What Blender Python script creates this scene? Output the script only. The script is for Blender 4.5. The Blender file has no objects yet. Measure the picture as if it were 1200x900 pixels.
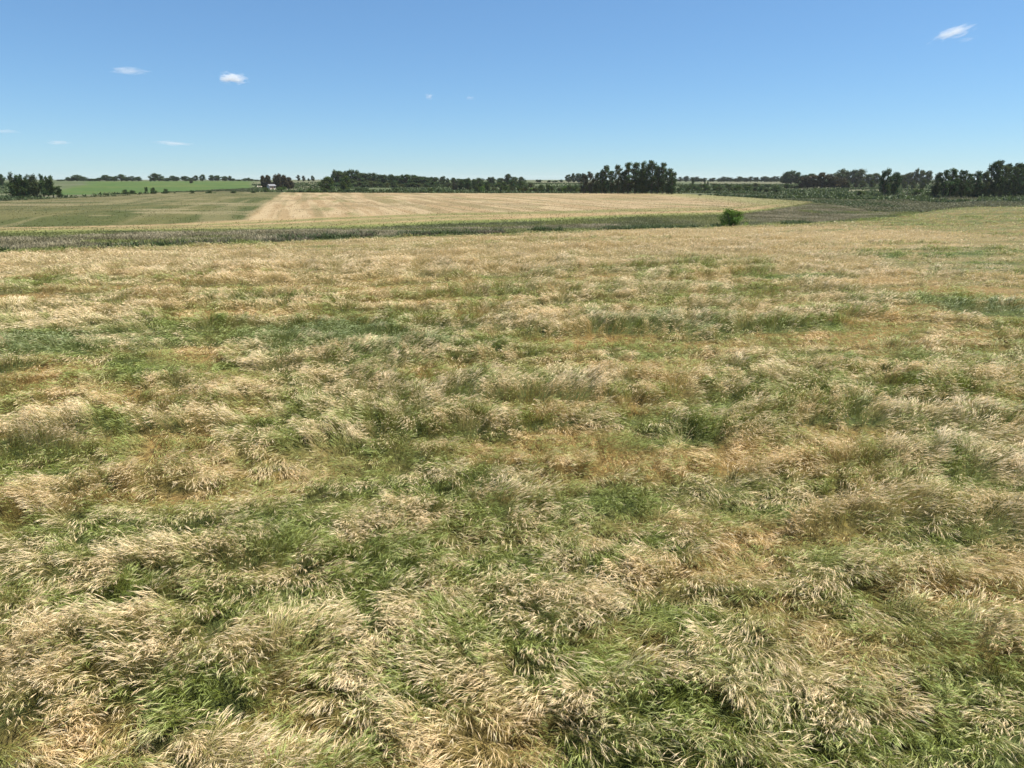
import bpy, math, random
import numpy as np
from mathutils import Vector, Matrix

# ------------------------------------------------------------------ camera, sky, sun, exposure
scene = bpy.context.scene
COL = scene.collection
CAM_H = 7.5
PITCH = math.atan(240 / 800)            # eye level lies 240 px above the picture's middle
cam_d = bpy.data.cameras.new('camera'); cam = bpy.data.objects.new('camera', cam_d); COL.objects.link(cam)
cam_d.sensor_width = 36; cam_d.lens = 24; cam_d.clip_start = 0.1; cam_d.clip_end = 60000
cam.location = (0, 0, CAM_H); cam.rotation_euler = (math.pi / 2 - PITCH, 0, 0)
scene.camera = cam

SUN_EL, SUN_AZ = math.radians(62), math.radians(78)      # azimuth from +Y towards +X
world = bpy.data.worlds.new('World'); scene.world = world; world.use_nodes = True
wn = world.node_tree.nodes; wn.clear()
sky = wn.new('ShaderNodeTexSky'); sky.sky_type = 'NISHITA'; sky.sun_disc = False
sky.sun_elevation = SUN_EL; sky.sun_rotation = SUN_AZ
sky.altitude = 2300; sky.air_density = 1.2; sky.dust_density = 0.0; sky.ozone_density = 10.0
bg = wn.new('ShaderNodeBackground'); bg.inputs['Strength'].default_value = 0.097
wo = wn.new('ShaderNodeOutputWorld')
gam = wn.new('ShaderNodeGamma'); gam.inputs['Gamma'].default_value = .75           # the camera's tone curve and white balance on the sky
wb = wn.new('ShaderNodeMixRGB'); wb.blend_type = 'MULTIPLY'; wb.inputs[0].default_value = 1; wb.inputs[2].default_value = (.835, 1.03, 1.13, 1)
world.node_tree.links.new(sky.outputs[0], gam.inputs[0]); world.node_tree.links.new(gam.outputs[0], wb.inputs[1])
world.node_tree.links.new(wb.outputs[0], bg.inputs[0]); world.node_tree.links.new(bg.outputs[0], wo.inputs[0])
sun_d = bpy.data.lights.new('sun', 'SUN'); sun_d.energy = 4.8; sun_d.angle = math.radians(0.5); sun_d.color = (1, .945, .85)
sun = bpy.data.objects.new('sun', sun_d); COL.objects.link(sun)
sdir = Vector((math.sin(SUN_AZ) * math.cos(SUN_EL), math.cos(SUN_AZ) * math.cos(SUN_EL), math.sin(SUN_EL)))
sun.rotation_euler = sdir.to_track_quat('Z', 'Y').to_euler(); sun.location = (0, 0, 100)
scene.view_settings.view_transform = 'Standard'; scene.view_settings.look = 'None'
scene.view_settings.exposure = 0.9; scene.view_settings.gamma = 1
scene.render.engine = 'CYCLES'
scene.cycles.max_bounces = 6; scene.cycles.diffuse_bounces = 3; scene.cycles.transmission_bounces = 3
scene.cycles.volume_bounces = 2; scene.cycles.transparent_max_bounces = 8

# ------------------------------------------------------------------ noise and projection
def _h(ix, iy, seed):
    n = (ix.astype(np.int64) * 374761393 + iy.astype(np.int64) * 668265263 + seed * 974634777) & 0xffffffff
    n = ((n ^ (n >> 13)) * 1274126177) & 0xffffffff
    n = ((n ^ (n >> 16)) * 1103515245) & 0xffffffff
    return ((n ^ (n >> 15)) & 0xffffff) / float(0xffffff)
def vn(x, y, seed=0):
    x = np.asarray(x, float); y = np.asarray(y, float)
    ix = np.floor(x); iy = np.floor(y); fx = x - ix; fy = y - iy
    fx = fx * fx * (3 - 2 * fx); fy = fy * fy * (3 - 2 * fy)
    a = _h(ix, iy, seed); b = _h(ix + 1, iy, seed); c = _h(ix, iy + 1, seed); d = _h(ix + 1, iy + 1, seed)
    return (a + (b - a) * fx) * (1 - fy) + (c + (d - c) * fx) * fy
def fbm(x, y, seed=0, o=3, gain=.5):
    s = 0; a = 1; t = 0
    for k in range(o):
        s = s + a * vn(np.asarray(x) * 2 ** k + 17.3 * k, np.asarray(y) * 2 ** k - 9.1 * k, seed + k * 31); t += a; a *= gain
    return s / t
def ss(a, b, x):
    t = np.clip((np.asarray(x, float) - a) / (b - a), 0, 1); return t * t * (3 - 2 * t)
CP, SP = math.cos(PITCH), math.sin(PITCH)
def ray(px, py):                                  # direction through a point measured in the 1200 x 900 photograph
    dx = (px - 600) / 800; dz = -(py - 450) / 800
    return dx, CP + dz * SP, -SP + dz * CP
def flat(px, py, h=0.0):                          # point on a level plane of height h
    dx, dy, dz = ray(px, py); t = (CAM_H - h) / -dz
    return np.array((dx * t, dy * t))
# the drainage hollow between the two fields: centre line on the ground
HOL = [(-260, 122), (-110, 122), (0, 126), (30, 130), (60, 150), (100, 190), (160, 260), (260, 330)]
HX = np.array([p[0] for p in HOL], float); HY = np.array([p[1] for p in HOL], float)
def height(x, y):
    x = np.asarray(x, float); y = np.asarray(y, float)
    d = np.hypot(x, y); az = np.degrees(np.arctan2(x, np.maximum(y, 1e-3)))
    amp = np.interp(az, [-60, -38, -15, 0, 12, 25, 40, 60], [5.4, 5.4, 5.0, 4.2, 3.4, 3.2, 3.4, 3.4])
    z = amp * ss(340, 980, d) * (y > 0)
    z = z + (fbm(x / 260, y / 260, 5, 3) - .5) * 1.6 * ss(330, 800, d)
    z = z - .9 * np.exp(-((y - np.interp(x, HX, HY)) / 16) ** 2)
    z = z - 1.2 * ss(1500, 4500, d)
    z = z + (fbm(x / 9, y / 9, 9, 2) - .5) * .18 * ss(130, 40, d)
    return z
def at(px, py, far=1900):                         # the point of the real terrain seen at a photo position
    dx, dy, dz = ray(px, py); n = math.hypot(dx, dy); t = 5.0
    prev = t
    while t < far:
        if CAM_H + dz * t <= float(height(dx * t, dy * t)): break
        prev = t; t *= 1.006
    return dx * t, dy * t, float(height(dx * t, dy * t))

# ------------------------------------------------------------------ mesh helpers
def raw_mesh(name, V, F, colors=None, smooth=False):
    me = bpy.data.meshes.new(name); V = np.ascontiguousarray(V, np.float32); F = np.ascontiguousarray(F, np.int32)
    n, k = F.shape
    me.vertices.add(len(V)); me.vertices.foreach_set('co', V.ravel())
    me.loops.add(n * k); me.loops.foreach_set('vertex_index', F.ravel())
    me.polygons.add(n); me.polygons.foreach_set('loop_start', np.arange(0, n * k, k, dtype=np.int32))
    me.update(calc_edges=True)
    me.polygons.foreach_set('use_smooth', np.full(n, smooth))
    if colors is not None:
        a = me.color_attributes.new('tint', 'FLOAT_COLOR', 'POINT')
        c = np.ones((len(V), 4), np.float32); c[:, :3] = colors; a.data.foreach_set('color', c.ravel())
    return me
def link(name, me, mat, parent=None, **props):
    o = bpy.data.objects.new(name, me); COL.objects.link(o)
    if mat: 
        if not me.materials: me.materials.append(mat)
    if parent: o.parent = parent
    for k, v in props.items(): o[k] = v
    return o
class Strips:                                     # many tapered ribbons in one mesh
    def __init__(s): s.V = []; s.F = []; s.C = []; s.n = 0
    def add(s, P, W, side, color):                # P (N,K,3)  W (K,) or (N,K)  side (N,3) or (N,K,3)  color (N,3) or (N,K,3)
        N, K, _ = P.shape
        if N == 0: return
        W = np.broadcast_to(W, (N, K))[..., None]
        if side.ndim == 2: side = side[:, None, :]
        L = P - side * W; R = P + side * W
        V = np.stack([L, R], 2).reshape(-1, 3)
        b = (np.arange(N) * 2 * K)[:, None] + np.arange(K - 1)[None] * 2 + s.n
        F = np.stack([b, b + 1, b + 3, b + 2], -1).reshape(-1, 4)
        if color.ndim == 2: color = np.repeat(color[:, None], K, 1)
        C = np.repeat(color[:, :, None], 2, 2).reshape(-1, 3)
        s.V.append(V.astype(np.float32)); s.F.append(F.astype(np.int32)); s.C.append(C.astype(np.float32)); s.n += len(V)
    def mesh(s, name): return raw_mesh(name, np.concatenate(s.V), np.concatenate(s.F), np.concatenate(s.C))

# ------------------------------------------------------------------ materials
def new_mat(name):
    m = bpy.data.materials.new(name); m.use_nodes = True; m.node_tree.nodes.clear()
    return m, m.node_tree.nodes, m.node_tree.links
def leaf_mat(name, trans=.35, rough=.5, spec=.25, color=None):
    m, n, l = new_mat(name)
    if color is None:
        src = n.new('ShaderNodeAttribute'); src.attribute_name = 'tint'; out = src.outputs['Color']
    else:
        no = n.new('ShaderNodeTexNoise'); no.inputs['Scale'].default_value = 7; no.inputs['Detail'].default_value = 4
        tc = n.new('ShaderNodeTexCoord'); l.new(tc.outputs['Object'], no.inputs['Vector'])
        cr = n.new('ShaderNodeValToRGB'); l.new(no.outputs['Fac'], cr.inputs[0])
        cr.color_ramp.elements[0].position = .3; cr.color_ramp.elements[1].position = .7
        cr.color_ramp.elements[0].color = (*[c * .55 for c in color], 1); cr.color_ramp.elements[1].color = (*[c * 1.4 for c in color], 1)
        out = cr.outputs[0]
    p = n.new('ShaderNodeBsdfPrincipled'); p.inputs['Roughness'].default_value = rough
    p.inputs['Specular IOR Level'].default_value = spec; l.new(out, p.inputs['Base Color'])
    t = n.new('ShaderNodeBsdfTranslucent'); l.new(out, t.inputs['Color'])
    mx = n.new('ShaderNodeMixShader'); mx.inputs[0].default_value = trans
    o = n.new('ShaderNodeOutputMaterial'); l.new(p.outputs[0], mx.inputs[1]); l.new(t.outputs[0], mx.inputs[2]); l.new(mx.outputs[0], o.inputs[0])
    return m
def noise_mat(name, cols, scale, bump=.3, rough=.9, stretch=(1, 1, 1), attr=False, dist=.15, detail=8):
    m, n, l = new_mat(name)
    tc = n.new('ShaderNodeTexCoord'); mp = n.new('ShaderNodeMapping'); mp.inputs['Scale'].default_value = stretch
    l.new(tc.outputs['Object'], mp.inputs['Vector'])
    no = n.new('ShaderNodeTexNoise'); no.inputs['Scale'].default_value = scale; no.inputs['Detail'].default_value = detail
    no.inputs['Roughness'].default_value = .7; l.new(mp.outputs[0], no.inputs['Vector'])
    cr = n.new('ShaderNodeValToRGB'); l.new(no.outputs['Fac'], cr.inputs[0])
    e = cr.color_ramp.elements
    while len(e) < len(cols): e.new(.5)
    for i, c in enumerate(cols):
        e[i].position = .32 + .36 * i / max(1, len(cols) - 1); e[i].color = (*c, 1)
    out = cr.outputs[0]
    if attr:
        a = n.new('ShaderNodeAttribute'); a.attribute_name = 'tint'
        mm = n.new('ShaderNodeMixRGB'); mm.blend_type = 'MULTIPLY'; mm.inputs[0].default_value = 1
        l.new(a.outputs['Color'], mm.inputs[1]); l.new(out, mm.inputs[2]); out = mm.outputs[0]
    p = n.new('ShaderNodeBsdfPrincipled'); p.inputs['Roughness'].default_value = rough; p.inputs['Specular IOR Level'].default_value = .1
    l.new(out, p.inputs['Base Color'])
    b = n.new('ShaderNodeBump'); b.inputs['Strength'].default_value = bump; b.inputs['Distance'].default_value = dist
    l.new(no.outputs['Fac'], b.inputs['Height']); l.new(b.outputs[0], p.inputs['Normal'])
    o = n.new('ShaderNodeOutputMaterial'); l.new(p.outputs[0], o.inputs[0])
    return m
def plain(name, col, rough=.6):
    m = noise_mat(name, [tuple(c * .8 for c in col), col], 2.5, .1, rough, dist=.02); return m

M_crop = leaf_mat('barley', .30, .5, .3)
M_grass = leaf_mat('grass_blades', .3, .6, .2)
M_soil = noise_mat('field_soil', [(.05, .04, .018), (.10, .08, .03), (.16, .12, .05)], 2.2, .6)
M_canopy = noise_mat('crop_canopy', [(.84, .85, .84), (1, 1, 1), (1.12, 1.11, 1.08)], 2.2, .5, attr=True, dist=.12)
M_thatch = noise_mat('matted_stems', [(.35, .35, .3), (.8, .8, .8), (1.5, 1.4, 1.2)], 9, .8, attr=True, dist=.06, stretch=(1, .45, 1))
M_ground = noise_mat('meadow', [(.75, .78, .75), (1, 1, 1), (1.2, 1.15, 1.1)], .12, .5, attr=True, dist=.6)
M_bark = noise_mat('bark', [(.09, .07, .05), (.2, .17, .13)], 4, .5, stretch=(1, 1, .2), dist=.03)

# ------------------------------------------------------------------ field borders (on the level ground, traced from the photo)
def curve_y(pts, h=0.0):                          # px polyline -> function y(x) on the ground
    P = np.array([flat(a, b, h) for a, b in pts]); P = P[np.argsort(P[:, 0])]
    return lambda x: np.interp(x, P[:, 0], P[:, 1])
near_edge = curve_y([(-420, 302), (-200, 297), (0, 292), (100, 289), (200, 285), (300, 282), (400, 277.5), (500, 274), (600, 271.5), (700, 267), (800, 263.5), (870, 261.5), (960, 259), (1010, 256), (1060, 251), (1098, 244.5), (1130, 241.5), (1300, 240.5), (1500, 240)], .6)
far_near = curve_y([(-420, 284), (-200, 279), (0, 274), (120, 270.5), (250, 266.5), (400, 262), (520, 258.5), (600, 257.5), (700, 255), (800, 252), (860, 250.5), (900, 247), (935, 242), (955, 238.5)])
# far field back border as (x, y) pairs
_far = np.array([flat(a, b) for a, b in [(-420, 252), (-200, 246), (0, 237.5), (60, 233.5), (110, 230.5), (180, 227.5), (260, 226), (340, 227), (560, 227.6), (780, 227.6), (820, 229.5), (870, 232.5), (920, 236), (955, 238.5)]])
def grid_patch(A, B, n, m, off, colf, name, mat, **props):   # sheet between two polylines, following the terrain
    A = np.asarray(A); B = np.asarray(B)
    t = np.linspace(0, 1, m)[None, :, None]
    P = A[:, None] * (1 - t) + B[:, None] * t
    X, Y = P[..., 0], P[..., 1]
    Z = height(X, Y) + (off(X, Y) if callable(off) else off)
    V = np.stack([X, Y, Z], -1).reshape(-1, 3)
    i = (np.arange(len(A) - 1) * m)[:, None] + np.arange(m - 1)[None]
    F = np.stack([i, i + m, i + m + 1, i + 1], -1).reshape(-1, 4)
    me = raw_mesh(name, V, F, colf(V[:, 0], V[:, 1]) if colf else None, True)
    return link(name, me, mat, **props)
def mix(a, b, t):
    t = np.asarray(t)[..., None]; return np.asarray(a) * (1 - t) + np.asarray(b) * t

# ------------------------------------------------------------------ ground: one sheet to the horizon
BRIGHT = np.array([flat(66, 226.5), flat(300, 226.5)])
def px_of(x, y, z=0.0):                            # where a ground point stands in the measured photo (for reading off land use)
    dz = z - CAM_H; yc = y * CP - dz * SP; up = y * SP + dz * CP
    yc = np.maximum(yc, .1)
    return 600 + 800 * x / yc, 450 - 800 * up / yc
def ground_color(x, y):
    d = np.hypot(x, y)
    n1 = fbm(x / 60, y / 60, 21, 4); n2 = fbm(x / 14, y / 25, 33, 3)
    c = mix((.085, .095, .045), (.15, .14, .085), ss(.38, .62, n1))
    c = mix(c, (.07, .10, .035), ss(.5, .7, n2) * .7)
    az = np.degrees(np.arctan2(x, np.maximum(y, 1)))
    # hill paddocks beyond: alternating greens with hedged borders
    far = ss(380, 450, d)
    pad = vn(np.floor(az / 6.5 + .35 * np.floor(d / 420)) * 7.7, np.floor(d / 420) * 3.3 + .5, 77)
    c = mix(c, (.10, .125, .055), far * .6)
    c = mix(c, (.16, .15, .09), far * ss(.6, .7, pad) * .7)
    # fresh green crop on the left hill
    gl = -33.6 + 2.4 * ss(400, 760, d); g = ss(0, .8, az - gl) * ss(-19.6, -20.4, az) * ss(395, 420, d) * ss(1050, 960, d)
    c = mix(c, mix((.072, .122, .030), (.10, .135, .036), ss(.45, .65, fbm(x / 40, y / 18, 23, 3))), g)
    g2 = ss(21.6, 22.2, az) * ss(26.2, 25.4, az) * ss(760, 820, d)
    c = mix(c, (.09, .165, .04), g2 * .8)
    # grey-violet dry grass in the hollow
    hy = np.interp(x, HX, HY)
    h = ss(26, 12, np.abs(y - hy)) * ss(.42, .6, fbm(x / 11, y / 6, 41, 3))
    c = mix(c, (.17, .15, .115), h * .9)
    return c * .8
def build_ground():
    r = np.concatenate([[0.01], np.linspace(6, 180, 60), np.geomspace(186, 6200, 150)])
    a = np.radians(np.concatenate([np.linspace(-180, -60, 30), np.linspace(-58, 58, 260), np.linspace(60, 180, 30)]))
    R, A = np.meshgrid(r, a, indexing='ij'); X = R * np.sin(A); Y = R * np.cos(A); Z = height(X, Y)
    V = np.stack([X, Y, Z], -1).reshape(-1, 3); m = len(a)
    i = (np.arange(len(r) - 1) * m)[:, None] + np.arange(m - 1)[None]
    F = np.stack([i, i + 1, i + m + 1, i + m], -1).reshape(-1, 4)
    link('ground', raw_mesh('ground', V, F[:, ::-1], ground_color(V[:, 0], V[:, 1]), True), M_ground, kind='structure')
build_ground()

# ------------------------------------------------------------------ crop colour maps on the ground
# patches read off the photograph: px centre, half width px, half height px, kind, strength
# g green, s blue-green, b brown-orange hollow, t pale ripe, k dark green hollow
PATCH = [
 (30,345,45,4,'b',.9),(100,342,40,5,'g',.9),(150,336,60,4,'b',.9),(235,331,60,5,'k',.6),(330,334,60,5,'b',.6),(440,330,60,5,'b',.8),(300,346,70,5,'g',.5),
 (420,330,60,5,'k',.6),(500,326,50,5,'k',.7),(600,323,60,4,'k',.7),(690,320,50,4,'b',.6),(730,314,60,5,'g',.6),(830,306,60,6,'g',.7),(780,330,70,5,'g',.5),(560,345,60,4,'k',.6),(460,350,60,4,'b',.5),
 (320,305,330,11,'t',.8),(760,290,260,12,'t',.6),(60,360,80,6,'t',.7),(900,275,260,8,'t',.5),
 (60,392,110,10,'s',.9),(20,405,60,8,'s',.9),(230,372,60,8,'g',.7),(250,362,50,6,'b',.8),(380,385,80,16,'s',.85),(470,398,70,14,'s',.7),(335,402,50,8,'s',.6),(500,375,60,8,'g',.5),
 (50,432,50,10,'b',1),(15,448,40,12,'b',.9),(120,430,60,12,'k',.6),(190,420,60,10,'g',.6),(215,410,45,9,'b',.9),(250,432,40,7,'k',.9),(130,450,90,9,'b',.6),(40,468,60,8,'b',.6),
 (50,490,70,9,'t',1),(30,510,50,10,'t',.8),(170,488,60,6,'t',.9),(255,508,26,10,'t',1),(110,500,30,8,'k',.6),(205,500,50,6,'b',.7),
 (290,490,30,7,'g',.9),(20,546,45,10,'g',1),(95,536,45,10,'k',1),(70,475,40,6,'g',.9),(240,520,120,8,'b',.5),(150,510,60,6,'k',.4),
 (318,500,22,9,'t',1),(380,525,60,6,'k',.9),(300,540,80,9,'b',.6),(440,505,45,9,'g',.7),(440,470,60,8,'t',.6),(390,495,22,9,'t',.9),
 (600,455,110,8,'t',.7),(600,425,60,7,'k',.5),(700,372,70,12,'t',.7),(670,360,60,8,'t',.5),(760,372,60,9,'s',.8),(830,378,60,8,'s',.6),
 (660,392,60,7,'b',.9),(735,388,50,6,'b',1),(720,402,60,6,'k',.5),(790,402,50,5,'b',.9),(750,420,70,8,'b',.9),(600,395,45,8,'g',.6),(560,385,40,8,'b',.5),
 (880,385,25,6,'b',1),(980,387,60,6,'b',.9),(900,400,60,6,'b',.7),(960,375,60,5,'g',.6),(1000,380,30,5,'k',.7),
 (940,319,30,4,'k',1),(960,322,60,3,'g',.7),(1040,325,70,4,'b',.7),(1040,298,20,6,'g',.9),(1090,300,16,5,'g',.6),(1140,297,70,6,'g',.9),(1050,306,30,4,'g',.7),(1180,310,60,5,'g',.5),
 (1130,336,60,4,'b',.9),(1040,336,25,4,'k',.8),(1070,346,60,4,'g',.7),(1090,358,40,5,'b',1),(1160,358,50,6,'s',.9),(1180,368,40,4,'k',.8),(1040,372,50,5,'b',.7),
 (1060,400,140,10,'b',.5),(1150,395,60,7,'b',.6),(1060,428,80,8,'t',.7),(900,440,90,8,'t',.8),(830,455,50,8,'t',.7),(1040,415,40,6,'g',.6),
 (1070,450,50,8,'g',1),(1100,440,30,6,'g',.8),(1000,450,50,6,'g',.6),(1180,478,40,8,'g',.9),(900,405,200,6,'g',.3),(700,440,100,9,'t',.8),(770,450,60,8,'t',.6),
 (640,440,40,5,'g',.5),(820,465,40,6,'g',.6),(970,462,110,8,'t',.5),(650,475,60,8,'t',.8),(560,490,70,7,'t',.7),(460,485,50,9,'g',.6),(560,505,60,8,'k',.6),
 (680,500,70,8,'b',1),(720,520,35,9,'k',1),(780,505,60,10,'g',.6),(850,520,80,14,'b',.7),(760,535,80,12,'b',.5),(650,520,60,9,'b',.6),(920,530,60,12,'b',.7),(970,495,60,9,'b',.5),
 (1010,510,60,8,'t',.8),(1060,530,50,9,'t',.9),(1100,480,50,8,'t',.7),(1090,510,40,8,'g',.6),(1150,550,60,14,'g',.8),(1040,550,60,12,'g',.5),
 (640,560,60,14,'b',.6),(620,590,30,14,'t',.7),(560,545,60,12,'g',.7),(700,580,70,16,'g',.8),(820,580,70,16,'k',.8),(900,590,60,12,'g',.6),(860,600,40,16,'b',.7),
 (280,560,60,8,'b',.8),(330,545,30,8,'b',.8),(200,590,60,14,'t',.8),(120,560,60,10,'t',.7),(60,580,50,10,'t',.6),(110,610,40,12,'g',.6),(180,625,60,14,'k',.7),(330,600,70,14,'g',.6),
 (400,580,50,12,'k',.7),(470,560,60,10,'g',.6),(440,640,60,16,'g',.8),(100,650,50,9,'t',1),(30,630,40,12,'t',.7),(250,635,50,8,'t',.8),(270,640,60,12,'t',.7),
 (90,690,50,14,'g',.9),(60,670,50,10,'k',.6),(170,650,60,12,'t',.7),(370,720,50,16,'g',1),(350,690,60,20,'g',.8),(190,740,40,12,'t',1),(190,765,45,16,'t',1),(60,765,40,22,'t',.9),
 (330,830,70,18,'b',.9),(290,850,60,20,'t',.9),(250,880,70,18,'t',1),(90,840,70,24,'b',.6),(100,780,60,18,'k',.5),(20,800,30,18,'t',.7),(230,800,60,16,'g',.6),
 (640,700,50,20,'t',1),(620,740,60,12,'t',.8),(530,730,50,12,'t',.9),(560,770,50,14,'t',.9),(440,720,40,12,'t',.6),(460,690,40,20,'g',.9),(590,720,50,18,'g',.8),(680,770,60,20,'g',.7),
 (420,820,60,20,'t',1),(530,830,50,30,'t',.7),(500,780,50,18,'g',.8),(680,830,70,20,'t',.8),(760,840,60,30,'g',.9),(700,870,60,16,'g',.8),(620,860,50,20,'k',.5),
 (760,730,60,20,'b',1),(740,690,50,14,'t',.7),(850,660,70,18,'k',.6),(880,690,60,16,'b',.9),(920,720,80,20,'k',.5),(850,640,40,12,'b',.9),(930,680,50,12,'t',.9),(1000,650,70,12,'t',.7),
 (1090,640,60,12,'t',.6),(1060,620,60,12,'g',.6),(980,640,50,10,'g',.7),(1120,690,70,14,'b',.8),(1010,700,60,12,'g',.6),(1080,730,80,14,'t',.8),(1160,720,50,12,'t',.7),(870,780,60,12,'t',1),
 (960,790,60,12,'t',.8),(1020,770,50,14,'t',.8),(900,830,60,20,'g',.8),(1000,840,90,24,'g',.9),(1150,800,60,40,'g',1),(1080,860,80,24,'g',.8),(950,870,60,16,'k',.7),(1060,800,60,14,'g',.4),
 (820,700,50,18,'g',.6),(560,640,60,16,'k',.7),(680,640,50,14,'g',.8),(620,650,60,12,'g',.6),(600,610,60,10,'t',.4),(760,620,50,12,'g',.9),(1020,590,60,10,'t',.7),(1150,600,50,9,'t',.8),(1140,640,60,8,'b',.5),
]
PT = []
for (px, py, w, h, k, s) in PATCH:
    c = flat(px, py, .4); a = flat(px + w, py, .4); u = flat(px, py - h, .4); v = flat(px, py + h, .4)
    PT.append((c[0], c[1], abs(a[0] - c[0]), max(.5, abs(u[1] - v[1]) / 2), k, s))
RIDGE = [   # long fronts where standing crop falls away towards the viewer: px polyline, width m, strength
 ([(-60, 347), (0, 345), (100, 341), (200, 334), (330, 333), (450, 330), (560, 325), (700, 319), (840, 306)], 1.5, 1.0),
 ([(420, 351), (520, 346), (640, 343), (760, 336)], 1.2, .6),
 ([(-60, 462), (0, 452), (60, 438), (150, 421), (215, 411), (280, 428), (330, 432)], 1.1, 1.0),
 ([(600, 395), (660, 390), (740, 385), (790, 396), (860, 400)], 1.2, .9), ([(850, 388), (930, 383), (1010, 375), (1100, 372), (1210, 385)], 1.2, .8),
 ([(1020, 322), (1080, 334), (1140, 338), (1210, 341)], 1.5, .9), ([(915, 318), (960, 322), (1030, 327)], 1.3, 1.0), ([(1030, 356), (1100, 357), (1210, 369)], 1.2, .8),
 ([(430, 508), (520, 500), (600, 502), (700, 500), (800, 508), (860, 520)], .9, .9), ([(330, 540), (400, 528), (470, 522)], .8, .7), ([(60, 500), (150, 506), (260, 500), (330, 494)], .7, .6),
 ([(60, 572), (140, 560), (230, 566), (320, 548)], .7, .7), ([(560, 470), (650, 466), (760, 472), (900, 470)], .8, .5), ([(900, 500), (980, 492), (1080, 500)], .8, .5),
 ([(1020, 468), (1100, 462), (1210, 452)], .9, .6), ([(360, 610), (440, 592), (540, 600)], .6, .6), ([(760, 590), (860, 600), (960, 620), (1060, 610)], .6, .6), ([(640, 660), (740, 680), (860, 700), (960, 735)], .5, .6),
 ([(200, 660), (300, 640), (420, 650)], .5, .5), ([(700, 740), (800, 760), (900, 810), (980, 850)], .4, .5), ([(40, 720), (140, 700), (240, 690)], .4, .5)]
RG = []
for pts, w, st in RIDGE:
    P = np.array([flat(a, b, .4) for a, b in pts]); RG.append((P[:, 0], P[:, 1], w, st))
RING = [([(1035, 302), (1060, 295), (1120, 291), (1220, 290)], 1.5), ([(1035, 302), (1070, 309), (1140, 314), (1220, 318)], 1.6), ([(1085, 302), (1110, 297), (1160, 295), (1220, 295)], 2.6), ([(1085, 302), (1120, 306), (1220, 309)], 1.4)]
RN = []
for pts, w in RING:
    P = np.array([flat(a, b, .4) for a, b in pts]); RN.append((P[:, 0], P[:, 1], w))
def crop_fields(x, y):
    """ripe 0-1, brown 0-1, hollow 0-1, blue 0-1 at ground points of the near field"""
    d = np.hypot(x, y)
    wx = x + (fbm(x / 1.7, y / 1.7, 301, 2) - .5) * 1.3 * np.clip(d / 20, .5, 2); wy = y + (fbm(x / 1.7, y / 1.7, 302, 2) - .5) * 1.1 * np.clip(d / 20, .5, 1.6)
    acc = {k: np.zeros_like(x) for k in 'gsbtk'}
    for (cx, cy, rx, ry, k, s) in PT:
        q = ((wx - cx) / rx) ** 2 + ((wy - cy) / ry) ** 2
        m = q < 3.5
        acc[k][m] = np.maximum(acc[k][m], s * np.exp(-q[m] * q[m] * .45))
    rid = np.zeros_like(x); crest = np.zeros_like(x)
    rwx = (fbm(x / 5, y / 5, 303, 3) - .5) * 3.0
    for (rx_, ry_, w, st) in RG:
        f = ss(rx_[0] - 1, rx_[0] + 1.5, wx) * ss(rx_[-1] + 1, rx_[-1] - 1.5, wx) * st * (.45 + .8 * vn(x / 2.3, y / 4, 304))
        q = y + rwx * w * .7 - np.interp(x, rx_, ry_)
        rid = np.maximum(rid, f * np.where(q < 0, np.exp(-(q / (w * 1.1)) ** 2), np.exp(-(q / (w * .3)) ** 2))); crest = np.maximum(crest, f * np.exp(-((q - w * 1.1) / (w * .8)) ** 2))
    ring = np.zeros_like(x)
    for (rx_, ry_, w) in RN: ring = np.maximum(ring, ss(rx_[0] - .5, rx_[0] + .5, x) * np.exp(-((y - np.interp(x, rx_, ry_)) / w) ** 2))
    # wave-like lodging noise, long across the wind
    a = math.radians(12); ux = x * math.cos(a) + y * math.sin(a); uy = -x * math.sin(a) + y * math.cos(a)
    dd = ss(18, 45, d)
    n0 = fbm(ux / 2.6, uy / 1.5, 11, 3) * (1 - dd) + fbm(ux / 11, uy / 2.2, 12, 3) * dd
    n1 = fbm(ux / .55, uy / .45, 13, 2) * (1 - dd) + fbm(ux / 2.4, uy / 1.0, 14, 3) * dd; n2 = vn(x / .33, y / .33, 17)
    wv = ss(.44, .56, fbm(ux / 2.0 + 5, uy / 1.0, 15, 3) * (1 - dd) + fbm(ux / 8 + 5, uy / 2.2, 16, 4) * dd)   # 1 where the crop still stands, 0 where it lies
    brk = .55 + .9 * ss(.35, .65, fbm(x / 1.3 / (1 + 2 * dd), y / 1.1 / (1 + dd), 19, 3))
    nearer = .50 + .50 * dd; ripe = .58 + (n0 - .5) * .8 + (n1 - .5) * 2.1 + (n2 - .5) * .6 - .03
    far = ss(38, 62, d); ripe = ripe * (1 - far) + (.86 + (n0 - .5) * .55 + (n1 - .5) * .6 - .45 * ss(.56, .66, fbm(ux / 22, uy / 2.2, 18, 3))) * far
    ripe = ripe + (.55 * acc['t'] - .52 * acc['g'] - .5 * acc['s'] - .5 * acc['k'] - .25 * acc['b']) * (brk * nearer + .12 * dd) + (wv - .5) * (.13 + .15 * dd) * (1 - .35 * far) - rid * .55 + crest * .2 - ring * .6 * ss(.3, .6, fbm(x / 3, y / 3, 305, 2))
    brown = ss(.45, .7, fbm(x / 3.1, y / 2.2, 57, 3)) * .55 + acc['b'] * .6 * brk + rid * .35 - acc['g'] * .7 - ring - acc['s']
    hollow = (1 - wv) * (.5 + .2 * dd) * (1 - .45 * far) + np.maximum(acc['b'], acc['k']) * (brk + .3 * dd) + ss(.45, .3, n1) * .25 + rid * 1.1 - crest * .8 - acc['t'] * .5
    brown = brown + .35 * np.clip(hollow, 0, 1) * (1 - acc['g']) * (1 - acc['s'])
    # greener margin along the border of the field
    e = near_edge(x) - y
    ripe = ripe - ss(7, 1, e) * .45 - ss(45, 70, x) * ss(75, 25, e) * .55
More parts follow.
